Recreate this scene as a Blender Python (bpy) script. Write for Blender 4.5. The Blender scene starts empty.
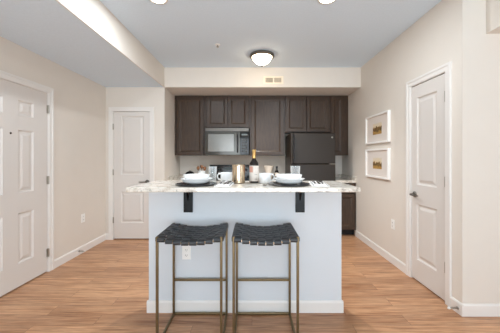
import bpy, bmesh, math, random
from math import pi, sin, cos, radians
from mathutils import Vector, Matrix
random.seed(7)
S = bpy.context.scene
COL = S.collection

# ------------------------------------------------------------------ camera, world, lights, exposure
H = 1.28
F = 255.0
cam_d = bpy.data.cameras.new('camera')
cam_d.sensor_width = 36.0
cam_d.lens = 36.0 * F / 500.0
cam_d.shift_x = -2.0 / 500.0
cam_d.shift_y = -8.5 / 500.0
cam_d.clip_start = 0.02
cam = bpy.data.objects.new('camera', cam_d)
COL.objects.link(cam)
cam.location = (0, 0, H)
cam.rotation_euler = (pi / 2, 0, 0)
S.camera = cam

W = bpy.data.worlds.new('world')
S.world = W
W.use_nodes = True
wn = W.node_tree.nodes
wl = W.node_tree.links
bgn = wn['Background']
sky = wn.new('ShaderNodeTexSky')
sky.sky_type = 'HOSEK_WILKIE'
sky.sun_direction = (0.3, 0.5, 0.8)
sky.turbidity = 4.0
wl.new(sky.outputs['Color'], bgn.inputs['Color'])
bgn.inputs['Strength'].default_value = 0.6


def area_light(name, loc, rot, sx, sy, power, color, shape='RECTANGLE'):
    d = bpy.data.lights.new(name, 'AREA')
    d.shape = shape
    d.size = sx
    if shape in ('RECTANGLE', 'ELLIPSE'):
        d.size_y = sy
    d.energy = power
    d.color = color
    o = bpy.data.objects.new(name, d)
    COL.objects.link(o)
    o.location = loc
    o.rotation_euler = rot
    return o


# daylight outside the windows of the living room behind and beside the camera
area_light('rear_window_daylight', (0.35, -3.50, 1.30), (pi / 2, 0, 0), 3.9, 2.2, 128, (0.82, 0.92, 1.0))
# added fill light, tilted up through the rear window to brighten the ceiling
area_light('rear_ceiling_fill', (0.35, -4.6, -0.25), (pi / 2 + 0.62, 0, 0), 4.6, 1.8, 520, (0.76, 0.90, 1.0))
area_light('side_window_daylight', (4.50, -0.7, 1.35), (pi / 2, 0, pi / 2), 2.2, 1.8, 45, (0.78, 0.90, 1.0))

S.view_settings.view_transform = 'Standard'
S.view_settings.look = 'None'
S.view_settings.gamma = 1.0
S.view_settings.use_curve_mapping = False
S.view_settings.exposure = 0.10
S.cycles.use_denoising = True
S.cycles.max_bounces = 14
S.cycles.diffuse_bounces = 8
S.cycles.transparent_max_bounces = 12
S.cycles.caustics_reflective = False
S.cycles.sample_clamp_indirect = 6.0


# ------------------------------------------------------------------ materials
def lin(r, g, b):
    f = lambda c: (c / 255 / 12.92) if c / 255 <= 0.04045 else ((c / 255 + 0.055) / 1.055) ** 2.4
    return (f(r), f(g), f(b), 1.0)


def new_mat(name):
    m = bpy.data.materials.new(name)
    m.use_nodes = True
    nt = m.node_tree
    return m, nt, nt.nodes['Principled BSDF']


def N(nt, t, **kw):
    n = nt.nodes.new(t)
    for k, v in kw.items():
        setattr(n, k, v)
    return n


def coords(nt, scale=(1, 1, 1), kind='Object'):
    tc = N(nt, 'ShaderNodeTexCoord')
    mp = N(nt, 'ShaderNodeMapping')
    mp.inputs['Scale'].default_value = scale
    nt.links.new(tc.outputs[kind], mp.inputs['Vector'])
    return mp.outputs['Vector']


def noise(nt, vec, scale, detail=4, rough=0.5):
    n = N(nt, 'ShaderNodeTexNoise')
    n.inputs['Scale'].default_value = scale
    n.inputs['Detail'].default_value = detail
    n.inputs['Roughness'].default_value = rough
    nt.links.new(vec, n.inputs['Vector'])
    return n.outputs['Fac']


def ramp(nt, fac, stops):
    r = N(nt, 'ShaderNodeValToRGB')
    e = r.color_ramp.elements
    while len(e) < len(stops):
        e.new(0.5)
    for i, (p, c) in enumerate(stops):
        e[i].position = p
        e[i].color = c
    nt.links.new(fac, r.inputs['Fac'])
    return r.outputs['Color']


def bump(nt, bsdf, fac, strength, dist=0.002):
    b = N(nt, 'ShaderNodeBump')
    b.inputs['Strength'].default_value = strength
    b.inputs['Distance'].default_value = dist
    nt.links.new(fac, b.inputs['Height'])
    nt.links.new(b.outputs['Normal'], bsdf.inputs['Normal'])


def mix(nt, fac, a, b, mode='MIX'):
    m = N(nt, 'ShaderNodeMix', data_type='RGBA', blend_type=mode)
    if isinstance(fac, float):
        m.inputs[0].default_value = fac
    else:
        nt.links.new(fac, m.inputs[0])
    for s, v in ((6, a), (7, b)):
        if isinstance(v, tuple):
            m.inputs[s].default_value = v
        else:
            nt.links.new(v, m.inputs[s])
    return m.outputs[2]


def plain(name, rgb, rough=0.5, metal=0.0, var=0.03, vscale=6.0, bmp=0.0, bscale=200.0, spec=0.5, coat=0.0):
    m, nt, b = new_mat(name)
    c = lin(*rgb)
    v = coords(nt)
    lo = tuple(x * (1 - var) for x in c[:3]) + (1,)
    hi = tuple(min(1, x * (1 + var)) for x in c[:3]) + (1,)
    nt.links.new(ramp(nt, noise(nt, v, vscale), [(0.3, lo), (0.7, hi)]), b.inputs['Base Color'])
    b.inputs['Roughness'].default_value = rough
    b.inputs['Metallic'].default_value = metal
    b.inputs['Specular IOR Level'].default_value = spec
    b.inputs['Coat Weight'].default_value = coat
    if bmp:
        bump(nt, b, noise(nt, v, bscale, 2), bmp)
    return m


M = {}
M['wall'] = plain('wall_paint', (222, 214, 204), 0.75, var=0.008, bmp=0.12, bscale=160, spec=0.25)
M['island'] = plain('island_paint', (213, 217, 221), 0.7, var=0.006, bmp=0.12, bscale=160, spec=0.25)
M['ceil'] = plain('ceiling_paint', (216, 229, 240), 0.9, var=0.02, vscale=60, bmp=0.5, bscale=70, spec=0.1)
M['white'] = plain('trim_paint', (230, 226, 221), 0.4, var=0.006)
M['door'] = plain('door_paint', (217, 211, 205), 0.45, var=0.006)
M['nickel'] = plain('brushed_nickel', (178, 172, 162), 0.4, 1.0)
M['ringmetal'] = plain('brushed_ring', (120, 114, 106), 0.4, 0.8)
M['bronze'] = plain('dark_bronze', (70, 64, 58), 0.38, 0.9)
M['black_metal'] = plain('black_steel', (8, 8, 9), 0.35, 0.0, spec=0.2)
M['gold'] = plain('antique_brass', (126, 109, 80), 0.36, 0.9, var=0.08, vscale=25)
M['goldcan'] = plain('polished_gold', (206, 184, 156), 0.24, 1.0, var=0.02)
M['leather'] = plain('black_leather', (40, 40, 42), 0.42, var=0.18, vscale=40, bmp=0.3, bscale=300)
M['ceramic'] = plain('white_ceramic', (243, 243, 242), 0.2, var=0.004)
M['charger'] = plain('black_glaze', (38, 42, 48), 0.25, var=0.05)
M['napkin'] = plain('white_linen', (238, 234, 230), 0.9, var=0.02, bmp=0.3, bscale=500)
M['stripe'] = plain('charcoal_thread', (58, 55, 55), 0.9)
M['steel'] = plain('cutlery_steel', (112, 106, 100), 0.25, 1.0)
M['gap'] = plain('dark_toe_kick', (40, 38, 36), 0.9)  # one even dark colour, used on the toe kicks
M['blackplastic'] = plain('black_plastic', (22, 22, 23), 0.35, var=0.05)
M['mwdoor'] = plain('smoked_mirror_glass', (84, 82, 78), 0.14, 0.8, var=0.01)
M['mwglass'] = plain('mirrored_oven_glass', (128, 126, 122), 0.2, 0.8, var=0.01)
M['blackgloss'] = plain('black_glass', (14, 14, 15), 0.06, var=0.02)
M['potblack'] = plain('matte_black_enamel', (14, 13, 13), 0.6, spec=0.2)
M['slot'] = plain('dark_slot', (60, 58, 55), 0.6)
M['plate'] = plain('outlet_plate', (242, 240, 236), 0.35, var=0.004)
M['rubber'] = plain('white_rubber', (230, 228, 224), 0.7)
M['mat_board'] = plain('mat_board', (222, 213, 205), 0.9, var=0.01)
M['frame'] = plain('frame_white', (246, 244, 240), 0.35, var=0.004)
M['wood_light'] = plain('utensil_wood', (146, 102, 70), 0.55, var=0.15, vscale=30)
M['cream'] = plain('cream_ceramic', (222, 208, 192), 0.5)
M['foil'] = plain('gold_foil', (206, 166, 104), 0.35, 0.8)
M['winelabel'] = plain('paper_label', (222, 212, 202), 0.7, var=0.02, vscale=60)
M['pinklabel'] = plain('pink_label', (206, 150, 132), 0.7)
M['ventgrey'] = plain('vent_grey', (120, 110, 98), 0.6)  # one even grey for the vent backing and the bottle label lines
M['vent'] = plain('vent_paint', (240, 226, 204), 0.5, var=0.004)

# black textured fridge enamel
m, nt, b = new_mat('fridge_enamel')
b.inputs['Base Color'].default_value = lin(42, 33, 25)
b.inputs['Roughness'].default_value = 0.36
b.inputs['Specular IOR Level'].default_value = 0.35
bump(nt, b, noise(nt, coords(nt), 240, 2), 0.35, 0.002)
M['fridge'] = m

# espresso cabinet wood
m, nt, b = new_mat('espresso_wood')
v = coords(nt, (14, 14, 1.4))
nt.links.new(ramp(nt, noise(nt, v, 5, 6, 0.6), [(0.25, lin(49, 36, 27)), (0.75, lin(78, 60, 46))]), b.inputs['Base Color'])
b.inputs['Roughness'].default_value = 0.34
b.inputs['Specular IOR Level'].default_value = 0.42
M['espresso'] = m

# granite
m, nt, b = new_mat('white_granite')
v = coords(nt)
f1 = noise(nt, v, 14, 6, 0.65)
f2 = noise(nt, v, 60, 4, 0.6)
c1 = ramp(nt, f1, [(0.30, lin(142, 132, 122)), (0.42, lin(208, 198, 186)), (0.54, lin(236, 231, 223)), (0.8, lin(218, 206, 192))])
c2 = ramp(nt, f2, [(0.30, lin(110, 104, 100)), (0.40, lin(240, 238, 234)), (0.8, lin(255, 252, 248))])
nt.links.new(mix(nt, 0.8, c1, c2, 'MULTIPLY'), b.inputs['Base Color'])
b.inputs['Roughness'].default_value = 0.16
M['granite'] = m

# plank floor
m, nt, b = new_mat('oak_planks')
v = coords(nt)
br = N(nt, 'ShaderNodeTexBrick')
br.offset = 0.37
br.offset_frequency = 2
br.inputs['Color1'].default_value = (0, 0, 0, 1)
br.inputs['Color2'].default_value = (1, 1, 1, 1)
br.inputs['Mortar'].default_value = (0.5, 0.5, 0.5, 1)
br.inputs['Scale'].default_value = 1.0
br.inputs['Mortar Size'].default_value = 0.0012
br.inputs['Mortar Smooth'].default_value = 0.1
br.inputs['Bias'].default_value = 0.0
br.inputs['Brick Width'].default_value = 1.22
br.inputs['Row Height'].default_value = 0.13
nt.links.new(v, br.inputs['Vector'])
sep = N(nt, 'ShaderNodeSeparateColor')
nt.links.new(br.outputs['Color'], sep.inputs['Color'])
off = N(nt, 'ShaderNodeCombineXYZ')
mul = N(nt, 'ShaderNodeMath', operation='MULTIPLY')
mul.inputs[1].default_value = 37.0
nt.links.new(sep.outputs['Red'], mul.inputs[0])
nt.links.new(mul.outputs[0], off.inputs['Z'])
nt.links.new(mul.outputs[0], off.inputs['X'])
add = N(nt, 'ShaderNodeVectorMath', operation='ADD')
nt.links.new(v, add.inputs[0])
nt.links.new(off.outputs[0], add.inputs[1])
mp = N(nt, 'ShaderNodeMapping')
mp.inputs['Scale'].default_value = (.9, 17, 1)
nt.links.new(add.outputs[0], mp.inputs['Vector'])
g1 = noise(nt, mp.outputs['Vector'], 2.2, 8, 0.62)
mp2 = N(nt, 'ShaderNodeMapping')
mp2.inputs['Scale'].default_value = (2.2, 70, 1)
nt.links.new(add.outputs[0], mp2.inputs['Vector'])
g2 = noise(nt, mp2.outputs['Vector'], 2.0, 4, 0.6)
base = ramp(nt, g1, [(0.22, lin(98, 60, 36)), (0.38, lin(182, 130, 92)), (0.54, lin(218, 172, 134)), (0.76, lin(150, 102, 70))])
fine = ramp(nt, g2, [(0.3, lin(165, 150, 138)), (0.58, lin(255, 255, 255))])
c = mix(nt, 0.75, base, fine, 'MULTIPLY')
tint = ramp(nt, sep.outputs['Red'], [(0.0, lin(222, 214, 208)), (0.5, lin(244, 240, 236)), (1.0, lin(255, 252, 248))])
c = mix(nt, 1.0, c, tint, 'MULTIPLY')
c = mix(nt, br.outputs['Fac'], c, lin(96, 68, 50))
nt.links.new(c, b.inputs['Base Color'])
b.inputs['Roughness'].default_value = 0.36
b.inputs['Specular IOR Level'].default_value = 0.5
bump(nt, b, g2, 0.12, 0.002)
M['floor'] = m

# glass
def glass(name, rgb, rough=0.0):
    m, nt, b = new_mat(name)
    b.inputs['Base Color'].default_value = lin(*rgb)
    b.inputs['Transmission Weight'].default_value = 1.0
    b.inputs['Roughness'].default_value = rough
    b.inputs['IOR'].default_value = 1.45
    return m


m, nt, b = new_mat('clear_glass')
out = nt.nodes['Material Output']
tr = N(nt, 'ShaderNodeBsdfTransparent')
tr.inputs['Color'].default_value = (.97, .98, .98, 1)
b.inputs['Base Color'].default_value = (.85, .86, .86, 1)
b.inputs['Roughness'].default_value = 0.08
lw = N(nt, 'ShaderNodeLayerWeight')
lw.inputs['Blend'].default_value = 0.35
mr = N(nt, 'ShaderNodeMapRange')
mr.inputs['To Min'].default_value = 0.16
mr.inputs['To Max'].default_value = 0.75
nt.links.new(lw.outputs['Facing'], mr.inputs['Value'])
mx = N(nt, 'ShaderNodeMixShader')
nt.links.new(mr.outputs[0], mx.inputs[0])
nt.links.new(tr.outputs[0], mx.inputs[1])
nt.links.new(b.outputs[0], mx.inputs[2])
nt.links.new(mx.outputs[0], out.inputs['Surface'])
M['glass'] = m
M['wineglass'] = plain('dark_bottle_glass', (26, 20, 17), 0.08, var=0.02)
m, nt, b = new_mat('window_glass')
out = nt.nodes['Material Output']
tr = N(nt, 'ShaderNodeBsdfTransparent')
gl = N(nt, 'ShaderNodeBsdfGlossy')
gl.inputs['Roughness'].default_value = 0.02
mx = N(nt, 'ShaderNodeMixShader')
mx.inputs[0].default_value = 0.06
nt.links.new(tr.outputs[0], mx.inputs[1])
nt.links.new(gl.outputs[0], mx.inputs[2])
nt.links.new(mx.outputs[0], out.inputs['Surface'])
M['pane'] = m


def emit(name, rgb, strength):
    m, nt, b = new_mat(name)
    b.inputs['Base Color'].default_value = lin(*rgb)
    b.inputs['Emission Color'].default_value = lin(*rgb)
    b.inputs['Emission Strength'].default_value = strength
    return m


M['lamp'] = emit('lit_frosted_glass', (255, 234, 202), 14.0)
M['led'] = emit('lit_diffuser', (255, 246, 232), 14.0)
M['clock'] = emit('display_glow', (90, 98, 98), 0.12)


def art(name, seed):
    m, nt, b = new_mat(name)
    tc = N(nt, 'ShaderNodeTexCoord')
    sp = N(nt, 'ShaderNodeSeparateXYZ')
    nt.links.new(tc.outputs['Object'], sp.inputs[0])
    mp = N(nt, 'ShaderNodeMapping')
    mp.inputs['Location'].default_value = (seed, seed * 2, 0)
    nt.links.new(tc.outputs['Object'], mp.inputs['Vector'])
    n1 = noise(nt, mp.outputs['Vector'], 22, 4, 0.6)
    ma = N(nt, 'ShaderNodeMath', operation='MULTIPLY_ADD')
    nt.links.new(n1, ma.inputs[0])
    ma.inputs[1].default_value = 0.16
    nt.links.new(sp.outputs['Z'], ma.inputs[2])
    mr = N(nt, 'ShaderNodeMapRange')
    mr.inputs['From Min'].default_value = -0.02
    mr.inputs['From Max'].default_value = 0.17
    nt.links.new(ma.outputs[0], mr.inputs['Value'])
    c = ramp(nt, mr.outputs[0], [(0.0, lin(150, 116, 60)), (0.25, lin(190, 150, 84)), (0.42, lin(96, 76, 48)),
                                 (0.58, lin(140, 108, 64)), (0.66, lin(226, 206, 170)), (1.0, lin(214, 206, 192))])
    nt.links.new(c, b.inputs['Base Color'])
    b.inputs['Roughness'].default_value = 0.5
    return m


M['art_a'] = art('landscape_print', 3.1)
M['art_b'] = art('meadow_print', 8.7)


# ------------------------------------------------------------------ mesh helpers
class B:
    def __init__(s):
        s.bm = bmesh.new()

    def box(s, x0, x1, y0, y1, z0, z1):
        c = [s.bm.verts.new(p) for p in ((x0, y0, z0), (x1, y0, z0), (x1, y1, z0), (x0, y1, z0),
                                         (x0, y0, z1), (x1, y0, z1), (x1, y1, z1), (x0, y1, z1))]
        for f in ((3, 2, 1, 0), (4, 5, 6, 7), (0, 1, 5, 4), (1, 2, 6, 5), (2, 3, 7, 6), (3, 0, 4, 7)):
            s.bm.faces.new([c[i] for i in f])
        return s

    def poly(s, pts):
        s.bm.faces.new([s.bm.verts.new(p) for p in pts])
        return s

    def prism(s, pts, axis, a, b):
        """2D outline extruded along axis ('x','y','z') from a to b"""
        def P(u, v, t):
            return {'x': (t, u, v), 'y': (u, t, v), 'z': (u, v, t)}[axis]
        A = [s.bm.verts.new(P(u, v, a)) for u, v in pts]
        Bv = [s.bm.verts.new(P(u, v, b)) for u, v in pts]
        s.bm.faces.new(A)
        s.bm.faces.new(Bv[::-1])
        n = len(pts)
        for i in range(n):
            s.bm.faces.new((A[i], Bv[i], Bv[(i + 1) % n], A[(i + 1) % n]))
        return s

    def tube(s, pts, r, n=10, square=False, closed=False, ry=None):
        pts = [Vector(p) for p in pts]
        if square:
            n = 4
        rings = []
        L = len(pts)
        for i, p in enumerate(pts):
            if closed:
                t = (pts[(i + 1) % L] - pts[i - 1]).normalized()
            else:
                t = (pts[min(i + 1, L - 1)] - pts[max(i - 1, 0)]).normalized()
            up = Vector((0, 0, 1)) if abs(t.z) < 0.9 else Vector((0, 1, 0))
            a = t.cross(up).normalized()
            c = a.cross(t).normalized()
            rr = r if not isinstance(r, (list, tuple)) else r[i]
            r2 = rr if ry is None else ry
            ring = []
            for k in range(n):
                th = 2 * pi * (k + (0.5 if square else 0)) / n
                q = math.sqrt(2) if square else 1
                ring.append(s.bm.verts.new(p + a * cos(th) * rr * q + c * sin(th) * r2 * q))
            rings.append(ring)
        m = L if closed else L - 1
        for i in range(m):
            A, Bq = rings[i], rings[(i + 1) % L]
            for k in range(n):
                s.bm.faces.new((A[k], A[(k + 1) % n], Bq[(k + 1) % n], Bq[k]))
        if not closed:
            s.bm.faces.new(rings[0][::-1])
            s.bm.faces.new(rings[-1])
        return s

    def lathe(s, prof, c=(0, 0, 0), n=36, axis='z'):
        rings = []
        for r, z in prof:
            if r < 1e-6:
                p = (0, 0, z)
                rings.append([s.bm.verts.new(s._ax(p, c, axis))])
            else:
                rings.append([s.bm.verts.new(s._ax((r * cos(2 * pi * k / n), r * sin(2 * pi * k / n), z), c, axis)) for k in range(n)])
        for A, Bq in zip(rings, rings[1:]):
            if len(A) == 1 and len(Bq) == 1:
                continue
            for k in range(n):
                j = (k + 1) % n
                if len(A) == 1:
                    s.bm.faces.new((A[0], Bq[j], Bq[k]))
                elif len(Bq) == 1:
                    s.bm.faces.new((A[k], A[j], Bq[0]))
                else:
                    s.bm.faces.new((A[k], A[j], Bq[j], Bq[k]))
        return s

    @staticmethod
    def _ax(p, c, axis):
        x, y, z = p
        if axis == 'y':
            x, y, z = x, z, y
        elif axis == 'x':
            x, y, z = z, x, y
        return (x + c[0], y + c[1], z + c[2])

    def panel_slab(s, w, h, t, panels, rings, x0=0.0, z0=0.0, y0=0.0):
        us = sorted({0, w} | {p[0] for p in panels} | {p[1] for p in panels})
        vs = sorted({0, h} | {p[2] for p in panels} | {p[3] for p in panels})
        P = lambda u, v, d: (x0 + u, y0 + d, z0 + v)
        for a, b_ in zip(us, us[1:]):
            for c, d in zip(vs, vs[1:]):
                cu, cv = (a + b_) / 2, (c + d) / 2
                if any(p[0] < cu < p[1] and p[2] < cv < p[3] for p in panels):
                    continue
                s.poly([P(a, c, 0), P(b_, c, 0), P(b_, d, 0), P(a, d, 0)])
        for p in panels:
            prev = None
            for ins, dep in rings:
                r = [P(p[0] + ins, p[2] + ins, dep), P(p[1] - ins, p[2] + ins, dep),
                     P(p[1] - ins, p[3] - ins, dep), P(p[0] + ins, p[3] - ins, dep)]
                if prev:
                    for i in range(4):
                        j = (i + 1) % 4
                        s.poly([prev[i], prev[j], r[j], r[i]])
                prev = r
            s.poly(prev)
        s.poly([P(0, 0, t), P(0, h, t), P(w, h, t), P(w, 0, t)])
        s.poly([P(0, 0, 0), P(0, h, 0), P(0, h, t), P(0, 0, t)])
        s.poly([P(w, 0, 0), P(w, 0, t), P(w, h, t), P(w, h, 0)])
        s.poly([P(0, h, 0), P(w, h, 0), P(w, h, t), P(0, h, t)])
        s.poly([P(0, 0, 0), P(0, 0, t), P(w, 0, t), P(w, 0, 0)])
        return s

    def build(s, name, mat, parent=None, smooth=False, bevel=0.0, weld=True):
        if weld:
            bmesh.ops.remove_doubles(s.bm, verts=s.bm.verts, dist=1e-5)
        bmesh.ops.recalc_face_normals(s.bm, faces=s.bm.faces)
        me = bpy.data.meshes.new(name)
        s.bm.to_mesh(me)
        s.bm.free()
        me.materials.append(M[mat])
        if smooth:
            for p in me.polygons:
                p.use_smooth = True
            try:
                me.set_sharp_from_angle(angle=radians(40))
            except Exception:
                pass
        o = bpy.data.objects.new(name, me)
        COL.objects.link(o)
        if parent:
            o.parent = parent
        if bevel:
            bv = o.modifiers.new('bevel', 'BEVEL')
            bv.width = bevel
            bv.segments = 2
            bv.limit_method = 'ANGLE'
            bv.angle_limit = radians(50)
        return o


def tag(o, label, cat, group=None):
    o['label'] = label
    o['category'] = cat
    if group:
        o['group'] = group
    return o


def thing(name, label, cat, loc=(0, 0, 0), rz=0.0, group=None):
    o = bpy.data.objects.new(name, None)
    COL.objects.link(o)
    o.empty_display_size = 0.05
    o.location = loc
    o.rotation_euler = (0, 0, rz)
    return tag(o, label, cat, group)


def struct(o):
    o['kind'] = 'structure'
    return o


def copy_tree(o, parent=None):
    c = o.copy()
    COL.objects.link(c)
    if parent:
        c.parent = parent
    for ch in list(o.children):
        copy_tree(ch, c)
    return c


# ------------------------------------------------------------------ room shell
XL, XR, YP, YB, YC, ZC, ZL = -2.295, 1.708, 4.0, 4.85, 2.07, 2.70, 2.39
XN = -1.372          # kitchen recess / soffit edge
XE, YR = 4.2, -3.2   # living room far wall and window wall

struct(B().box(XL - .12, XE + .12, YR - .12, YB + .12, -0.08, 0.0).build('floor', 'floor'))
b = B()
b.box(XN, XE + .12, YR - .12, YP, ZC, ZC + .1)
struct(b.build('ceiling', 'ceil'))
struct(B().box(XL, XN - .012, YR, YP, ZL, ZL + .012).build('ceiling_entry', 'ceil'))
# soffit carrying the lower entry ceiling: painted side face
struct(B().box(XN - .012, XN, YR, YP, ZL, ZC + .1).build('wall_soffit', 'wall'))
# bulkhead over the kitchen recess
struct(B().box(XN, XR, YP, YB, ZL, ZC + .1).build('wall_bulkhead', 'wall'))

# openings of the three doors: (start, end) along the wall and head height
DL = (1.953, 2.869, 2.010)
DP = (-2.176, -1.600, 2.012)
DR = (2.246, 2.738, 2.040)
b = B()
b.box(XL - .12, XL, YR - .12, DL[0], 0, ZC + .1)
b.box(XL - .12, XL, DL[1], YP + .12, 0, ZC + .1)
b.box(XL - .12, XL, DL[0], DL[1], DL[2], ZC + .1)
b.box(XL - .12, XL - .06, DL[0], DL[1], 0, DL[2])
struct(b.build('wall_left', 'wall'))
b = B()
b.box(XL, DP[0], YP, YP + .12, 0, ZC + .1)
b.box(DP[1], XN, YP, YP + .12, 0, ZC + .1)
b.box(DP[0], DP[1], YP, YP + .12, DP[2], ZC + .1)
b.box(DP[0], DP[1], YP + .06, YP + .12, 0, DP[2])
b.box(XN - .12, XN, YP + .12, YB + .12, 0, ZC + .1)
struct(b.build('wall_pantry', 'wall'))
struct(B().box(XN, XR, YB, YB + .12, 0, ZC + .1).build('wall_back', 'wall'))
b = B()
b.box(XR, XR + .12, YC, DR[0], 0, ZC + .1)
b.box(XR, XR + .12, DR[1], YB + .12, 0, ZC + .1)
b.box(XR, XR + .12, DR[0], DR[1], DR[2], ZC + .1)
b.box(XR + .06, XR + .12, DR[0], DR[1], 0, DR[2])
struct(b.build('wall_right', 'wall'))
struct(B().box(XR + .12, XE + .12, YC, YC + .12, 0, ZC + .1).build('wall_corner', 'wall'))
# beam box along the living room
struct(B().box(1.90, XE, YR, YC, 2.29, ZC).build('wall_beam', 'wall'))
# living room window walls (behind / beside the camera)
WX0, WX1, WZ0, WZ1 = -1.5, 2.2, 0.06, 2.25
b = B()
b.box(XL, WX0, YR - .12, YR, 0, ZC)
b.box(WX1, XE, YR - .12, YR, 0, ZC)
b.box(WX0, WX1, YR - .12, YR, 0, WZ0)
b.box(WX0, WX1, YR - .12, YR, WZ1, ZC)
struct(b.build('wall_rear', 'wall'))
VY0, VY1, VZ0, VZ1 = -1.7, 0.3, 0.6, 2.1
b = B()
b.box(XE, XE + .12, YR - .12, VY0, 0, ZC)
b.box(XE, XE + .12, VY1, YC, 0, ZC)
b.box(XE, XE + .12, VY0, VY1, 0, VZ0)
b.box(XE, XE + .12, VY0, VY1, VZ1, ZC)
struct(b.build('wall_side', 'wall'))


def window(name, w, h, loc, rz, bays):
    t = .04
    b = B()
    b.box(0, w, 0, .06, 0, t).box(0, w, 0, .06, h - t, h)
    for i in range(bays + 1):
        x = (w - t) * i / bays
        b.box(x, x + t, .002, .058, t, h - t)
    o = struct(b.build(name, 'white', weld=False))
    o.location = loc
    o.rotation_euler = (0, 0, rz)
    B().box(t, w - t, .028, .034, t, h - t).build('pane', 'pane', o)
    return o


window('window_1', WX1 - WX0, WZ1 - WZ0, (WX1, YR - .03, WZ0), pi, 3)
window('window_2', VY1 - VY0, VZ1 - VZ0, (XE + .03, VY1, VZ0), -pi / 2, 2)

# baseboards: profile with a small bevelled top
BH, BT = 0.098, 0.013


def baseboard(name, runs):
    """runs: (x0,y0,x1,y1,nx,ny) along the wall with outward normal n"""
    b = B()
    for x0, y0, x1, y1, nx, ny in runs:
        P = [(0, 0), (BT, 0), (BT, BH - .014), (BT * .45, BH), (0, BH)]
        A = [b.bm.verts.new((x0 + nx * d, y0 + ny * d, z)) for d, z in P]
        C = [b.bm.verts.new((x1 + nx * d, y1 + ny * d, z)) for d, z in P]
        b.bm.faces.new(A)
        b.bm.faces.new(C[::-1])
        for i in range(5):
            j = (i + 1) % 5
            b.bm.faces.new((A[i], C[i], C[j], A[j]))
    return struct(b.build(name, 'white', weld=False))


CW = 0.066  # casing width
baseboard('baseboard_left', [(XL, YR, XL, DL[0] - CW, 1, 0), (XL, DL[1] + CW, XL, YP, 1, 0)])
baseboard('baseboard_pantry', [(XL + BT, YP, DP[0] - CW, YP, 0, -1), (DP[1] + CW, YP, XN, YP, 0, -1)])
baseboard('baseboard_right', [(XR, YC - BT, XR, DR[0] - CW, -1, 0), (XR, DR[1] + CW, XR, 4.19, -1, 0)])
baseboard('baseboard_corner', [(XR, YC, XE, YC, 0, -1)])
baseboard('baseboard_rear', [(XL + BT, YR, XE, YR, 0, 1)])
baseboard('baseboard_side', [(XE, YR + BT, XE, YC - BT, -1, 0)])


# ------------------------------------------------------------------ doors
def casing(name, w, h, loc, rz):
    """door casing in the local frame: opening from u=0..w, v=0..h, outward -y"""
    b = B()
    t, c, st = .018, CW, .006
    for (u0, u1, v0, v1) in ((-c, -st, 0, h + c), (w + st, w + c, 0, h + c), (-st, w + st, h + st, h + c)):
        b.box(u0, u1, -t * .7, 0, v0, v1)
    # raised outer band of the moulding
    b.box(-c, -c + .022, -t, -t * .7, 0, h + c).box(w + c - .022, w + c, -t, -t * .7, 0, h + c)
    b.box(-c + .022, w + c - .022, -t, -t * .7, h + c - .022, h + c)
    # jamb lining
    b.box(-st, 0.001, -.008, .06, 0, h).box(w - .001, w + st, -.008, .06, 0, h).box(-st, w + st, -.008, .06, h - .001, h + st)
    o = struct(b.build(name, 'white', weld=False))
    o.location = loc
    o.rotation_euler = (0, 0, rz)
    return o


PR = [(0, 0), (.012, .013), (.026, .013), (.052, .003)]


def hinge(parent, u, v, side):
    b = B()
    b.lathe([(0, -.046), (.0075, -.046), (.0075, .046), (0, .046)], (u, -.008, v), 12)
    b.box(u - .018, u + .010, -.0025, -.0005, v - .046, v + .046)
    return b.build('hinge', 'nickel', parent, weld=False)


def lever(parent, u, v, d, mat='bronze'):
    b = B()
    b.lathe([(0, 0), (.031, 0), (.031, -.006), (.026, -.010), (.012, -.012), (.011, -.048), (0, -.048)], (u, 0, v), 24, axis='y')
    b.tube([(u, -.046, v), (u + d * .03, -.05, v - .002), (u + d * .075, -.05, v - .004), (u + d * .115, -.046, v - .001)], [.011, .010, .009, .007], 10)
    return b.build('door_handle', mat, parent, smooth=True, weld=False)


def knob(parent, u, v, mat='bronze'):
    b = B()
    b.lathe([(0, 0), (.032, 0), (.032, -.006), (.022, -.012), (.012, -.016), (.011, -.034), (.022, -.042),
             (.029, -.054), (.027, -.066), (.015, -.073), (0, -.074)], (u, 0, v), 24, axis='y')
    return b.build('door_handle', mat, parent, smooth=True, weld=False)


# entry door on the left wall (six panels); local u runs along +Y
w = DL[1] - DL[0] - .008
c1, c0 = 2.684 - DL[0] - .004, 2.506 - DL[0] - .004       # right panel column
a0, a1 = w - c1 + .034, w - c0 + .034                                   # mirrored left column
rows = [(.24, .737), (.934, 1.557), (1.70, 1.852)]
pans = [(u0, u1, v0 - .012, v1 - .012) for (u0, u1) in ((a0, a1), (c0, c1)) for v0, v1 in rows]
o = B().panel_slab(w, 1.995, .04, pans, PR).build('door_1', 'door')
struct(o)
o.location = (XL - .003, DL[0] + .004, .012)
o.rotation_euler = (0, 0, pi / 2)
for v in (.205, 1.02, 1.815):
    hinge(o, w + .004, v, 1)
B().lathe([(0, -.004), (.009, -.004), (.011, 0), (0, 0)], (w / 2 + .017, 0, 1.505), 16, axis='y').build('peephole', 'bronze', o)
lever(o, .07, .90, 1)
casing('trim_1', DL[1] - DL[0], DL[2], (XL, DL[0], 0), pi / 2)

# pantry door facing the room
w = DP[1] - DP[0] - .008
pans = [(.115, w - .095, .246, .735), (.115, w - .095, 1.0, 1.92)]
o = B().panel_slab(w, 1.99, .04, pans, PR).build('door_2', 'door')
struct(o)
o.location = (DP[0] + .004, YP + .003, .016)
for v in (.29, 1.04, 1.755):
    hinge(o, -.004, v, -1)
lever(o, w - .038, .892, -1, 'ringmetal')
casing('trim_2', DP[1] - DP[0], DP[2], (DP[0], YP, 0), 0)

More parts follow.
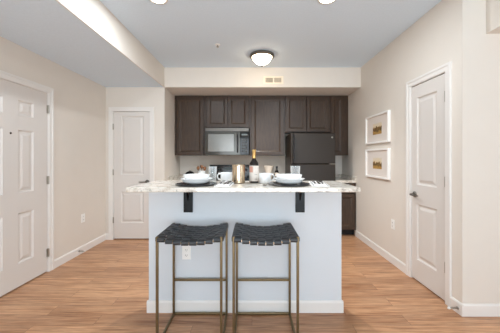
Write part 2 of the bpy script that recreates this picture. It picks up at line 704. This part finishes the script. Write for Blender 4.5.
# closet door on the right wall; local u runs along -Y
w = DR[1] - DR[0] - .008
u0, u1 = DR[1] - .004 - 2.648, DR[1] - .004 - 2.361
pans = [(u0, u1, .215, .79), (u0, u1, .99, 1.89)]
o = B().panel_slab(w, 2.018, .04, pans, PR).build('door_3', 'door')
struct(o)
o.location = (XR + .003, DR[1] - .004, .014)
o.rotation_euler = (0, 0, -pi / 2)
for v in (.30, 1.055, 1.81):
    hinge(o, w + .004, v, 1)
lever(o, .055, .885, 1, 'ringmetal')
casing('trim_3', DR[1] - DR[0], DR[2], (XR, DR[1], 0), -pi / 2)

# ------------------------------------------------------------------ island wall with bar top
IX0, IX1, IY0, IY1 = -.857, .743, 2.118, 2.27
struct(B().box(IX0, IX1, IY0, IY1, 0, 1.041).build('wall_island', 'island'))
baseboard('baseboard_island', [(IX0 - BT, IY0, IX1 + BT, IY0, 0, -1), (IX0, IY0 - .0, IX0, IY1, -1, 0), (IX1, IY0, IX1, IY1, 1, 0)])
o = B().box(-.872, .752, 1.757, 2.30, 1.043, 1.0755).build('bar_countertop', 'granite', bevel=.006)
tag(o, 'white speckled granite bar top on the white island wall', 'countertop')

for X, side in ((-.528, 'left'), (.398, 'right')):
    t = thing('support_bracket', f'black steel bracket under the bar top above the {side} stool', 'bracket', (X, IY0, .83), 0, 'brackets under the bar top')
    B().box(-.038, .038, -.012, -.001, 0, .207).build('wall_plate', 'black_metal', t, bevel=.002)
    B().box(-.038, .038, -.25, -.012, .199, .211).build('arm', 'black_metal', t, bevel=.002)
    B().prism([(-.012, .10), (-.012, .199), (-.06, .199)], 'x', -.006, .006).build('gusset', 'black_metal', t)


def outlet(label, loc, rz):
    t = thing('power_outlet', label, 'outlet', loc, rz, 'wall outlets')
    B().box(-.036, .036, -.006, -.0005, -.058, .058).build('cover_plate', 'plate', t, bevel=.002)
    for v in (-.022, .022):
        r = B().box(-.016, .016, -.008, -.006, v - .014, v + .014).build('receptacle', 'plate', t, bevel=.001)
        B().box(-.008, -.0055, -.0086, -.008, v - .004, v + .007).box(.0055, .008, -.0086, -.008, v - .004, v + .007) \
            .box(-.002, .002, -.0086, -.008, v - .010, v - .006).build('slot', 'slot', r, weld=False)
    return t


outlet('white outlet low on the island wall behind the left stool', (-.543, IY0, .497), 0)
outlet('white outlet on left wall between entry door and corner', (XL, 3.46, .465), pi / 2)
outlet('white outlet on right wall below the two pictures', (XR, 3.087, .478), -pi / 2)


def door_stop(label, loc, rz):
    t = thing('door_stop', label, 'door stop', loc, rz, 'door stops on the baseboards')
    n = 60
    b = B()
    b.lathe([(0, 0), (.012, 0), (.012, -.006), (0, -.006)], (0, 0, 0), 14, axis='y')
    b.build('mount', 'nickel', t)
    B().tube([(.0065 * cos(i * .9), -.006 - i * .062 / n, .0065 * sin(i * .9)) for i in range(n + 1)], .0018, 6).build('spring', 'nickel', t)
    B().lathe([(0, -.066), (.009, -.066), (.010, -.078), (.007, -.083), (0, -.083)], (0, 0, 0), 14, axis='y').build('bumper', 'rubber', t)


door_stop('small spring door stop on the left wall baseboard', (XL + BT, 3.365, .05), pi / 2)
door_stop('small spring door stop at the right corner baseboard', (XR - BT, 2.10, .045), -pi / 2)


# ------------------------------------------------------------------ kitchen cabinets
CY = 4.52      # wall cabinet face frames
DRING = [(0, 0), (.007, .009)]


def cab_door(parent, x0, x1, z0, z1, y, knobless=True, fr=.052):
    w, h = x1 - x0, z1 - z0
    d = B().panel_slab(w, h, .019, [(fr, w - fr, fr, h - fr)], [(0, 0), (.003, .007), (.014, .009), (.018, .017)], x0, z0, y - .026).build('cabinet_door', 'espresso', parent, bevel=.005)
    return d


def wall_cabinet(label, x0, x1, z0, z1, doors, fill=None):
    t = thing('wall_cabinet', label, 'cabinet', ((x0 + x1) / 2, YB - .001, z0), 0, 'dark wall cabinets')
    cx = (x0 + x1) / 2
    B().box(x0 - cx + .001, x1 - cx - .001, CY + .075 - YB, 0, 0, z1 - z0).build('carcass', 'espresso', t)
    b = B()
    L, R, hh = x0 - cx + .001, x1 - cx - .001, z1 - z0
    y0, y1 = CY - YB + .001, CY + .0745 - YB
    b.box(L, L + .03, y0, y1, 0, hh).box(R - .03, R, y0, y1, 0, hh)
    b.box(L + .03, R - .03, y0, y1, 0, .03).box(L + .03, R - .03, y0, y1, hh - .04, hh)
    if fill:
        b.box(fill - cx, R - .03, y0, y1, .03, hh - .04)
    b.build('face_frame', 'espresso', t, weld=False)
    for d0, d1 in doors:
        cab_door(t, d0 - cx, d1 - cx, .014, hh - .03, CY - YB)
    return t


ZT = 2.385
wall_cabinet('tall single door wall cabinet left of the microwave', XN + .002, -.837, 1.325, ZT, [(-1.325, -.862)])
wall_cabinet('short two door wall cabinet above the microwave', -.835, -.036, 1.815, ZT, [(-.795, -.432), (-.418, -.068)])
wall_cabinet('tall single door wall cabinet between microwave and fridge', -.034, .580, 1.325, ZT, [(-.005, .550)])
wall_cabinet('short two door wall cabinet above the fridge', .582, 1.382, 1.735, ZT, [(.603, .955), (.968, 1.352)])
wall_cabinet('narrow wall cabinet right of the fridge against the wall', 1.384, XR - .002, 1.325, ZT, [(1.398, 1.615)], 1.61)


def base_cabinet(label, x0, x1, doors):
    fy = 4.19
    cx = (x0 + x1) / 2
    t = thing('base_cabinet', label, 'cabinet', (cx, YB - .001, 0), 0, 'dark base cabinets')
    L, R = x0 - cx + .001, x1 - cx - .001
    y0 = fy - YB
    B().box(L, R, y0 + .001, 0, .10, .873).build('carcass', 'espresso', t)
    B().box(L, R, y0 + .075, -.01, 0, .10).build('toe_kick', 'gap', t)
    n = doors
    wd = (R - L - .03) / n
    for i in range(n):
        a, c = L + .015 + i * wd + .004, L + .015 + (i + 1) * wd - .004
        cab_door(t, a, c, .115, .69, y0)
        B().panel_slab(c - a, .14, .019, [(.03, c - a - .03, .03, .11)], [(0, 0), (.004, .004)], a, .71, y0 - .020).build('drawer', 'espresso', t)
    return t


base_cabinet('dark base cabinet left of the range', XN + .002, -.802, 1)
base_cabinet('dark base cabinet between range and fridge', -.022, .612, 1)
base_cabinet('dark base cabinet right of the fridge beside island end', 1.372, XR - .002, 1)


def worktop(label, x0, x1, splash):
    t = thing('kitchen_worktop', label, 'countertop', ((x0 + x1) / 2, YB - .001, .874), 0, 'granite kitchen worktops')
    cx = (x0 + x1) / 2
    B().box(x0 - cx, x1 - cx, 4.155 - YB, 0, 0, .04).build('slab', 'granite', t, bevel=.004)
    b = B().box(x0 - cx, x1 - cx, -.02, 0, .041, .098)
    if splash == 'l':
        b.box(x0 - cx, x0 - cx + .02, 4.17 - YB, -.02, .041, .098)
    if splash == 'r':
        b.box(x1 - cx - .02, x1 - cx, 4.17 - YB, -.02, .041, .098)
    b.build('backsplash', 'granite', t, weld=False)


worktop('granite worktop left of the range with side splash', XN + .002, -.802, 'l')
worktop('granite worktop between the range and fridge', -.022, .612, None)
worktop('granite worktop right of the fridge with side splash', 1.372, XR - .002, 'r')

# ------------------------------------------------------------------ range
RX0, RX1 = -.798, -.026
t = thing('kitchen_range', 'black electric range below the microwave', 'stove', ((RX0 + RX1) / 2, YB - .01, 0))
hw = (RX1 - RX0) / 2
yf = 4.17 - YB + .01
B().box(-hw, hw, yf, 0, .03, .90).build('body', 'blackplastic', t, bevel=.004)
B().box(-hw, hw, yf - .012, -.07, .901, .918).build('cooktop', 'blackgloss', t, bevel=.003)
B().panel_slab(hw * 2 - .02, .52, .028, [(.10, hw * 2 - .12, .12, .40)], [(0, 0), (.006, .006)], -hw + .01, .24, yf - .03).build('oven_door', 'blackgloss', t)
B().tube([(-hw + .06, yf - .03, .72), (-hw + .06, yf - .07, .72), (hw - .06, yf - .07, .72), (hw - .06, yf - .03, .72)], .011, 10).build('oven_handle', 'steel', t)
bg = B().prism([(-.075, .919), (-.055, 1.15), (-.005, 1.15), (-.005, .919)], 'x', -hw, hw).build('control_panel', 'blackgloss', t, bevel=.004)
B().box(-.10, .10, -.0745, -.0665, 1.055, 1.105).build('display', 'clock', bg)
for kx in (-.30, -.21, .21, .30):
    B().lathe([(0, 0), (.022, 0), (.018, -.024), (0, -.024)], (kx, -.064, 1.06), 18, axis='y').build('burner_knob', 'blackplastic', bg)
for (bx, by, br_) in ((-.2, -.48, .10), (.2, -.48, .08), (-.2, -.22, .08), (.2, -.22, .10)):
    B().lathe([(br_, .9185), (br_, .9195), (br_ - .004, .9195), (br_ - .004, .9185)], (bx, by, 0), 40).build('burner', 'slot', t)

# ------------------------------------------------------------------ microwave
t = thing('microwave', 'black over the range microwave below the short cabinet', 'microwave', ((-.832 - .039) / 2, YB - .002, 1.333))
mw, mh, md = .793 - .026, .474, 4.455 - YB
hw = mw / 2
B().box(-hw, hw, md, 0, 0, mh).build('body', 'blackplastic', t, bevel=.003)
g = B()
g.box(-hw + .004, hw - .004, md - .012, md - .0005, mh - .062, mh - .004)
g.build('vent_grille', 'steel', t, bevel=.002)
dw = mw * .80
d = B().panel_slab(dw - .006, mh - .072, .022, [(.045, dw - .105, .05, mh - .072 - .035)], [(0, 0), (.004, .004)], -hw + .003, .004, md - .024).build('microwave_door', 'mwdoor', t)
B().box(-hw + .055, -hw + dw - .11, md - .0208, md - .0195, .06, mh - .112).build('door_window', 'mwglass', d)
hx = -hw + dw - .045
B().tube([(hx, md - .024, .05), (hx, md - .055, .07), (hx, md - .060, .20), (hx, md - .055, .34), (hx, md - .024, .36)], .013, 10).build('door_handle', 'blackplastic', d, smooth=True)
p = B().box(-hw + dw, hw - .003, md - .024, md - .0005, .004, mh - .066).build('control_panel', 'blackgloss', t, bevel=.002)
B().box(-hw + dw + .025, hw - .03, md - .0255, md - .0242, mh - .135, mh - .105).build('display', 'clock', p)
for r in range(5):
    for c in range(3):
        x = -hw + dw + .03 + c * .034
        B().box(x, x + .022, md - .0255, md - .0242, .05 + r * .05, .05 + r * .05 + .024).build('button', 'slot', p)

# ------------------------------------------------------------------ fridge
t = thing('refrigerator', 'black textured top freezer fridge beside the narrow cabinet', 'refrigerator', ((.630 + 1.357) / 2, YB - .03, 0))
hw = (1.357 - .630) / 2
y = lambda Y: Y - YB + .03
B().box(-hw, hw, y(4.205), y(4.82), .03, 1.68).build('body', 'fridge', t, bevel=.005)
B().box(-hw + .01, hw - .01, y(4.215), y(4.26), 0, .03).box(-hw + .01, hw - .01, y(4.6), y(4.8), 0, .03).build('base_grille', 'blackplastic', t, weld=False)
fz = B().box(-hw, hw, y(4.14), y(4.203), 1.188, 1.685).build('freezer_door', 'fridge', t, bevel=.010)
rd = B().box(-hw, hw, y(4.14), y(4.203), .06, 1.178).build('refrigerator_door', 'fridge', t, bevel=.010)
hx = -hw + .042
B().tube([(hx, y(4.14), 1.215), (hx, y(4.10), 1.23), (hx, y(4.095), 1.44), (hx, y(4.10), 1.64), (hx, y(4.14), 1.655)], .012, 10, ry=.016).build('door_handle', 'blackplastic', fz, smooth=True)
B().tube([(hx, y(4.14), 1.15), (hx, y(4.10), 1.135), (hx, y(4.095), .85), (hx, y(4.10), .55), (hx, y(4.14), .535)], .012, 10, ry=.016).build('door_handle', 'blackplastic', rd, smooth=True)
B().lathe([(0, 0), (.014, 0), (.012, -.003), (0, -.003)], (hw - .055, y(4.14), 1.615), 20, axis='y').build('badge', 'nickel', fz)
B().box(hw - .09, hw - .003, y(4.135), y(4.2), 1.179, 1.187).build('hinge', 'nickel', t)

# ------------------------------------------------------------------ ceiling fixtures
t = thing('ceiling_light', 'lit flush mount dome light with dark metal ring near the bulkhead', 'ceiling light', (.137, 3.50, ZC))
B().lathe([(0, 0), (.150, 0), (.168, -.010), (.170, -.028), (.160, -.040), (.142, -.044), (.142, -.03), (0, -.03)], n=48).build('ring', 'ringmetal', t, smooth=True)
B().lathe([(.136, -.040), (.128, -.062), (.106, -.092), (.074, -.120), (.036, -.140), (0, -.148)], n=48).build('glass_bowl', 'lamp', t, smooth=True)
sd_ = bpy.data.lights.new('dome_bulb_light', 'SPOT')
sd_.energy = 145
sd_.color = (.93, .95, .95)
sd_.spot_size = radians(136)
sd_.spot_blend = 1.0
sd_.shadow_soft_size = .05
so_ = bpy.data.objects.new('dome_bulb_light', sd_)
COL.objects.link(so_)
so_.location = (.137, 3.50, ZC - .20)
B().lathe([(0, -.146), (.012, -.148), (.014, -.156), (.008, -.164), (0, -.166)], n=20).build('finial', 'bronze', t, smooth=True)

for X, Y, lab in ((-.837, 2.262, 'lit round recessed downlight above the bar, the left one'),
                  (.670, 2.262, 'lit round recessed downlight above the bar, the right one')):
    t = thing('recessed_light', lab, 'ceiling light', (X, Y, ZC), 0, 'recessed downlights')
    B().lathe([(.066, -.001), (.088, -.001), (.086, -.007), (.068, -.010), (.066, -.008)], n=40).build('trim_ring', 'white', t, smooth=True)
    B().lathe([(.0655, -.002), (.0655, -.006), (0, -.006)], n=40).build('diffuser', 'led', t)
    area_light('downlight_beam', (X, Y, ZC - .012), (0, 0, 0), .12, .12, 16, (.84, .93, 1.0), 'DISK')

t = thing('fire_sprinkler', 'small white sprinkler head on the ceiling left of the dome light', 'sprinkler', (-.43, 3.19, ZC))
B().lathe([(0, -.001), (.032, -.001), (.030, -.006), (.012, -.008), (0, -.008)], n=24).build('escutcheon', 'plate', t, smooth=True)
B().lathe([(0, -.008), (.008, -.008), (.007, -.026), (.016, -.028), (.016, -.031), (0, -.031)], n=18).build('sprinkler_head', 'nickel', t)

t = thing('air_vent', 'cream air vent grille on the bulkhead above kitchen cabinets', 'vent', (.335, YP, 2.50))
b = B()
b.box(-.155, .155, -.008, -.001, -.062, -.038).box(-.155, .155, -.008, -.001, .038, .062)
b.box(-.155, -.125, -.008, -.001, -.038, .038).box(.125, .155, -.008, -.001, -.038, .038).box(-.01, .01, -.008, -.001, -.038, .038)
b.build('vent_frame', 'vent', t, weld=False)
B().box(-.124, .124, -.002, -.0005, -.037, .037).build('backing', 'ventgrey', t)
for x0, x1, tilt in ((-.124, -.011, .004), (.011, .124, -.003)):
    b = B()
    for i in range(7):
        z = -.035 + i * .011
        b.prism([(-.007, z), (-.0025, z + tilt), (-.0025, z + tilt + .0022), (-.007, z + .0022)], 'x', x0, x1)
    b.build('louvres', 'vent', t, weld=False)

# ------------------------------------------------------------------ pictures on the right wall
def picture(label, z0, z1, am):
    y0, y1 = 3.14, 3.77
    t = thing('framed_picture', label, 'picture', (XR, (y0 + y1) / 2, z0), -pi / 2, 'framed pictures')
    w, h = y1 - y0, z1 - z0
    D, f = .035, .022
    b = B()
    b.box(-w / 2, w / 2, -D, -.001, 0, f).box(-w / 2, w / 2, -D, -.001, h - f, h)
    b.box(-w / 2, -w / 2 + f, -D, -.001, f, h - f).box(w / 2 - f, w / 2, -D, -.001, f, h - f)
    b.build('picture_frame', 'frame', t, weld=False)
    B().box(-w / 2 + f, w / 2 - f, -.016, -.002, f, h - f).build('mat_board', 'mat_board', t)
    cu, aw, ah = 0.01, .118, .075
    o = B().box(-aw, aw, -.002, 0, -ah, ah).build('print', am, t)
    o.location = (cu, -.0165, h / 2)


picture('white framed landscape print, the upper of two on right wall', 1.480, 1.872, 'art_a')
picture('white framed landscape print, the lower of two on right wall', 1.012, 1.405, 'art_b')


# ------------------------------------------------------------------ bar stools
def make_stool():
    t = thing('bar_stool', '', 'stool', (0, 0, 0), 0, 'bar stools at the island')
    hx, hy, r, top = .216, .1825, .0085, .750
    for sx in (-1, 1):
        for sy in (-1, 1):
            B().box(sx * hx - r, sx * hx + r, sy * hy - r, sy * hy + r, 0, top).build('leg', 'gold', t, bevel=.003)
    for sy in (-1, 1):
        B().box(-hx + r, hx - r, sy * hy - r + .001, sy * hy + r - .001, 0.001, 2 * r).build('floor_rail', 'gold', t, bevel=.003)
    for sx in (-1, 1):
        B().box(sx * hx - r + .001, sx * hx + r - .001, -hy + r, hy - r, 0.001, 2 * r).build('floor_rail', 'gold', t, bevel=.003)
        B().box(sx * hx - r + .001, sx * hx + r - .001, -hy + r, hy - r, top - 2 * r - .004, top - .004).build('side_rail', 'gold', t, bevel=.003)
    B().box(-hx + r, hx - r, hy - r + .001, hy + r - .001, .275, .275 + 2 * r).build('footrest', 'gold', t, bevel=.003)
    sag = lambda x: top - r - .006 - .030 * (1 - (x / hx) ** 2)
    for sy in (-1, 1):
        B().tube([(-hx + r + (2 * hx - 2 * r) * i / 24, sy * hy, sag(-hx + r + (2 * hx - 2 * r) * i / 24)) for i in range(25)], r - .001, square=True).build('seat_rail', 'goldcan', t)
    # woven leather seat: depth straps wrap both rails, cross straps wrap the side rails
    b = B()
    th = .0028
    nd, nc = 8, 7
    wx = (2 * hx) / nd
    wy = (2 * hy) / nc
    surf = lambda x: sag(x) + r + .0035

    def ribbon(path, wv, half):
        """closed flat ribbon; path list of points+normals; wv width direction"""
        ra = []
        for p, nrm in path:
            p = Vector(p)
            nrm = Vector(nrm)
            q = [p + wv * half + nrm * th, p - wv * half + nrm * th, p - wv * half - nrm * 0, p + wv * half - nrm * 0]
            ra.append([b.bm.verts.new(x) for x in q])
        for A, C in zip(ra, ra[1:]):
            for k in range(4):
                j = (k + 1) % 4
                b.bm.faces.new((A[k], A[j], C[j], C[k]))
        b.bm.faces.new(ra[0])
        b.bm.faces.new(ra[-1][::-1])

    for i in range(nd):
        x = -hx + wx * (i + .5)
        half = wx * .5 - .003
        z = surf(x)
        path = [((x, -hy + .02, z - .024), (0, 0, -1)), ((x, -hy - r - .002, z - .024), (0, -.7, -.7)), ((x, -hy - r - .005, z - .019), (0, -1, 0)),
                ((x, -hy - r - .005, z - .007), (0, -1, 0)), ((x, -hy - r, z), (0, -.7, .7))]
        for k in range(nc * 6 + 1):
            yy = -hy + 2 * hy * k / (nc * 6)
            ph = (yy + hy) / wy
            wv_ = .0048 * sin(pi * ph) * (1 if i % 2 == 0 else -1)
            path.append(((x, yy, z + wv_), (0, 0, 1)))
        path += [((x, hy + r, z), (0, .7, .7)), ((x, hy + r + .005, z - .007), (0, 1, 0)), ((x, hy + r + .005, z - .019), (0, 1, 0)),
                 ((x, hy + r + .002, z - .024), (0, .7, -.7)), ((x, hy - .02, z - .024), (0, 0, -1))]
        ribbon(path, Vector((1, 0, 0)), half)
    for j in range(nc):
        yy = -hy + wy * (j + .5)
        half = wy * .5 - .003
        path = []
        e = hx + r + .003
        path += [((-e + .02, yy, surf(hx) - .034), (0, 0, -1)), ((-e, yy, surf(hx) - .030), (-1, 0, 0)), ((-e, yy, surf(hx) - .006), (-1, 0, 0)), ((-hx - r * .6, yy, surf(hx) + .001), (-.5, 0, .8))]
        n = nd * 6
        for k in range(n + 1):
            x = -hx + 2 * hx * k / n
            ph = (x + hx) / wx
            wv_ = -.0048 * sin(pi * ph) * (1 if j % 2 == 0 else -1)
            path.append(((x, yy, surf(x) + wv_), (0, 0, 1)))
        path += [((hx + r * .6, yy, surf(hx) + .001), (.5, 0, .8)), ((e, yy, surf(hx) - .006), (1, 0, 0)), ((e, yy, surf(hx) - .030), (1, 0, 0)), ((e - .02, yy, surf(hx) - .034), (0, 0, -1))]
        ribbon(path, Vector((0, 1, 0)), half)
    b.build('seat', 'leather', t, smooth=True, weld=False)
    return t


st = make_stool()
st.location = (-.4235, 1.9025, 0)
st['label'] = 'woven black leather bar stool with brass frame, in front of the island outlet'
st2 = copy_tree(st)
st2.location = (.0925, 1.9025, 0)
st2['label'] = 'woven black leather bar stool with brass frame, below the wine bottle'

# ------------------------------------------------------------------ things on the bar top
ZB = 1.0757


def open_profile(outer, inner):
    return outer + inner


def place_setting(X, Y, side):
    c = B().lathe([(0, 0), (.10, 0), (.156, .007), (.158, .010), (.155, .011), (.10, .005), (0, .004)], n=56).build('charger_plate', 'charger', smooth=True)
    c.location = (X, Y, ZB)
    tag(c, f'round black charger plate under the white bowls, {side} setting', 'plate', 'black charger plates')
    lo = B().lathe([(0, 0), (.055, 0), (.060, .004), (.092, .014), (.106, .028), (.112, .038), (.120, .041), (.119, .044), (.109, .043),
                    (.100, .031), (.086, .018), (.055, .010), (0, .009)], n=56).build('serving_bowl', 'ceramic', smooth=True)
    lo.location = (X, Y, ZB + .0055)
    tag(lo, f'wide white bowl with flared lip, lower of the {side} stack', 'bowl', 'wide white bowls')
    up = B().lathe([(0, 0), (.042, 0), (.046, .005), (.080, .024), (.096, .046), (.099, .061), (.097, .063), (.094, .061),
                    (.090, .047), (.074, .028), (.042, .011), (0, .009)], n=56).build('soup_bowl', 'ceramic', smooth=True)
    up.location = (X, Y, ZB + .0152)
    tag(up, f'white soup bowl nested on top of the {side} stack', 'bowl', 'white soup bowls')


place_setting(-.424, 1.955, 'left')
place_setting(.283, 1.955, 'right')


def napkin(X, Y, rz, side):
    t = thing('napkin', f'folded white cloth napkin with dark stripes, right of {side} bowls', 'napkin', (X, Y, ZB), rz, 'folded striped napkins')
    b = B()
    hw, hl = .060, .18
    for k in range(3):
        z = .0005 + k * .0034
        b.box(-hw + k * .002, hw - k * .001, -hl + k * .004, hl - k * .003, z, z + .003)
    b.build('cloth', 'napkin', t, bevel=.0012, weld=False)
    b = B()
    for x in (-.052, .046):
        b.box(x, x + .006, -hl + .009, hl - .007, .0104, .0109)
    b.build('stripe', 'stripe', t, weld=False)
    return t


def fork(X, Y, rz, label):
    b = B()
    z = .003
    n = 12
    # handle
    pts = [(0, -.10 + i * .125 / n, z + .002 + .004 * sin(pi * i / n)) for i in range(n + 1)]
    b.tube(pts, [.0075 - .0035 * (i / n) for i in range(n + 1)], 8, ry=.0016)
    b.box(-.011, .011, .024, .046, z, z + .0022)
    for k in range(4):
        x = -.0098 + k * .0065
        b.tube([(x, .044, z + .001), (x, .070, z + .004), (x, .092, z + .010)], .0016, 6)
    o = b.build('fork', 'steel', smooth=True, weld=False)
    o.location = (X, Y, ZB + .0115)
    o.rotation_euler = (0, 0, rz)
    return tag(o, label, 'cutlery', 'forks on the napkins')


def knife(X, Y, rz, label):
    b = B()
    b.tube([(0, -.105, .004), (0, -.06, .005), (0, 0, .0045)], [.0085, .009, .007], 10, ry=.0032)
    b.prism([(-.006, 0), (.006, 0), (.009, .05), (.007, .10), (.0, .115), (-.006, .11)], 'z', .003, .0046)
    o = b.build('knife', 'steel', smooth=False, weld=False)
    o.location = (X, Y, ZB + .0105)
    o.rotation_euler = (0, 0, rz)
    return tag(o, label, 'cutlery', 'knives on the napkins')


def spoon(X, Y, rz, label, dz=.0105):
    b = B()
    n = 12
    b.tube([(0, -.10 + i * .13 / n, .004 + .005 * sin(pi * i / n)) for i in range(n + 1)], [.006 - .003 * (i / n) for i in range(n + 1)], 8, ry=.0016)
    # oval bowl
    R, K = 16, 5
    rings = []
    for k in range(1, K + 1):
        q = k / K
        rings.append([b.bm.verts.new((.019 * q * cos(2 * pi * i / R), .055 + .028 * q * sin(2 * pi * i / R), .002 + .008 * q * q)) for i in range(R)])
    c0 = b.bm.verts.new((0, .055, .002))
    for i in range(R):
        b.bm.faces.new((c0, rings[0][i], rings[0][(i + 1) % R]))
    for A, C in zip(rings, rings[1:]):
        for i in range(R):
            b.bm.faces.new((A[i], C[i], C[(i + 1) % R], A[(i + 1) % R]))
    o = b.build('spoon', 'steel', smooth=True, weld=False)
    sd = o.modifiers.new('thickness', 'SOLIDIFY')
    sd.thickness = .001
    o.location = (X, Y, ZB + dz)
    o.rotation_euler = (0, 0, rz)
    return tag(o, label, 'cutlery', 'spoons')


NL, NR = (-.204, 1.952), (.510, 1.965)
napkin(NL[0], NL[1], radians(-2), 'left')
napkin(NR[0], NR[1], radians(-8), 'right')
for (X, Y), s, a in ((NL, 'left', -2), (NR, 'right', -8)):
    fork(X - .026, Y + .03, radians(a), f'silver dinner fork on the napkin beside the {s} bowls')
    knife(X + .004, Y + .02, radians(a), f'silver table knife on the napkin beside the {s} bowls')
    spoon(X + .028, Y + .02, radians(a), f'silver spoon on the napkin beside the {s} bowls')
spoon(.108, 1.905, radians(165), 'silver spoon lying on the granite left of right bowls', dz=.0003)


def mug(X, Y, ang, label):
    t = thing('mug', label, 'mug', (X, Y, ZB), ang, 'white mugs')
    B().lathe([(0, 0), (.042, 0), (.047, .004), (.0495, .02), (.050, .077), (.0485, .080), (.0465, .077), (.046, .012), (.040, .007), (0, .007)], n=44).build('cup', 'ceramic', t, smooth=True)
    B().tube([(.048, 0, .070), (.064, 0, .071), (.076, 0, .058), (.077, 0, .040), (.068, 0, .024), (.048, 0, .018)], .0052, 10, ry=.008).build('handle', 'ceramic', t, smooth=True)


mug(-.222, 2.205, radians(195), 'white mug with handle left, beside the gold canister')
mug(.106, 2.10, radians(-10), 'white mug with handle right, beside the wine bottle')

t = thing('gold_canister', 'polished gold metal canister between mug and wine bottle', 'canister', (-.108, 2.075, ZB))
B().lathe([(0, 0), (.047, 0), (.051, .004), (.0520, .14), (.0520, .150), (.051, .152), (.0495, .149), (.048, .008), (0, .008)], n=48).build('body', 'goldcan', t, smooth=True)
B().lathe([(.0521, .140), (.0535, .143), (.0535, .149), (.0521, .152)], n=48).build('rim', 'goldcan', t, smooth=True)

t = thing('wine_bottle', 'dark red wine bottle with gold foil neck and white label', 'bottle', (.0165, 2.10, ZB))
B().lathe([(0, .012), (.022, .004), (.034, 0), (.0375, .004), (.0385, .012), (.0385, .145), (.036, .160), (.028, .176), (.018, .190), (.0145, .202), (.0140, .215), (0, .215)], n=44).build('glass_body', 'wineglass', t, smooth=True)
B().lathe([(.0146, .200), (.0146, .254), (.0158, .256), (.0158, .270), (.0140, .273), (0, .273)], n=32).build('foil_capsule', 'foil', t, smooth=True)
R = .0390


def wrap(b, a0, a1, z0, z1, R):
    n = 20
    V = [[b.bm.verts.new((R * sin(a0 + (a1 - a0) * i / n), -R * cos(a0 + (a1 - a0) * i / n), z)) for i in range(n + 1)] for z in (z0, z1)]
    for i in range(n):
        b.bm.faces.new((V[0][i], V[0][i + 1], V[1][i + 1], V[1][i]))


b = B()
wrap(b, -1.9, 1.9, .016, .142, R)
lb = b.build('label', 'winelabel', t, smooth=True)
lb['label'] = 'white paper label'
b = B()
wrap(b, -1.3, -.25, .088, .136, R + .0003)
b.build('label_print', 'pinklabel', lb, smooth=True)
for z0 in (.030, .040, .068):
    b = B()
    wrap(b, .1, .8, z0, z0 + .003, R + .0003)
    b.build('label_line', 'ventgrey', lb, smooth=True)


def tumbler(X, Y, h, r, label):
    o = B().lathe([(0, 0), (r * .80, 0), (r * .84, .003), (r, h), (r - .0022, h), (r * .84 - .0022, .014), (0, .012)], n=40).build('glass_tumbler', 'glass', smooth=True)
    o.location = (X, Y, ZB)
    tag(o, label, 'glass', 'clear glass tumblers')


tumbler(-.338, 2.19, .132, .036, 'clear glass tumbler behind the left bowls')
tumbler(.368, 2.17, .136, .042, 'clear glass tumbler in front of the fridge')

# ------------------------------------------------------------------ things on the kitchen worktop
ZK = .9145
t = thing('utensil_crock', 'white crock of wooden utensils left of the range', 'crock', (-.90, 4.55, ZK))
B().lathe([(0, 0), (.058, 0), (.064, .006), (.068, .07), (.068, .138), (.066, .141), (.063, .138), (.061, .010), (0, .010)], n=40).build('pot', 'ceramic', t, smooth=True)
for k, (dx, dy, lx, hh) in enumerate(((-.03, -.01, -.058, .205), (.0, .01, .0, .225), (.03, -.01, .058, .20))):
    b = B()
    b.tube([(dx, dy, .015), (dx * .5 + lx * .5, dy, .12), (lx, dy, hh - .05)], .005, 8)
    b.lathe([(0, -.040), (.014, -.034), (.026, -.014), (.0285, .010), (.022, .030), (0, .036)], (lx, dy, hh - .02), 16)
    o = b.build('wooden_utensil', 'wood_light', smooth=True, weld=False)
    o.location = (-.90, 4.55, ZK)
    tag(o, ('wooden spoon leaning far left in the white crock', 'tallest wooden spoon in the middle of the white crock',
            'wooden spoon leaning right in the white crock')[k], 'utensil', 'wooden utensils in the crock')

t = thing('cooking_pot', 'black rounded pot on the left worktop behind the left bowls', 'pot', (-1.095, 4.50, ZK))
B().lathe([(0, 0), (.060, 0), (.074, .012), (.078, .05), (.077, .082), (0, .082)], n=40).build('pot_body', 'potblack', t, smooth=True)
B().lathe([(.079, .082), (.078, .092), (.060, .116), (.030, .130), (0, .133)], n=40).build('lid', 'potblack', t, smooth=True)
B().lathe([(0, .132), (.012, .133), (.014, .142), (0, .147)], n=18).build('lid_knob', 'potblack', t, smooth=True)

o = B().lathe([(0, 0), (.045, 0), (.05, .01), (.062, .12), (.086, .20), (.088, .226), (.085, .229), (.080, .222), (.058, .13), (.045, .02), (0, .015)], n=40).build('vase', 'cream', smooth=True)
o.location = (.305, 4.60, ZK)
tag(o, 'cream flared vase on the middle worktop behind right mug', 'vase')

t = thing('sauce_bottle', 'small black bottle with pale label behind the right mug', 'bottle', (.437, 4.50, ZK))
B().lathe([(0, 0), (.032, 0), (.035, .005), (.035, .115), (.028, .138), (.014, .155), (.013, .185), (0, .185)], n=32).build('glass_body', 'wineglass', t, smooth=True)
B().lathe([(.0145, .182), (.0165, .184), (.0165, .218), (.013, .222), (0, .222)], n=24).build('cap', 'blackplastic', t, smooth=True)
b = B()
wrap(b, -1.2, 1.2, .045, .108, .0356)
b.build('label', 'cream', t, smooth=True)
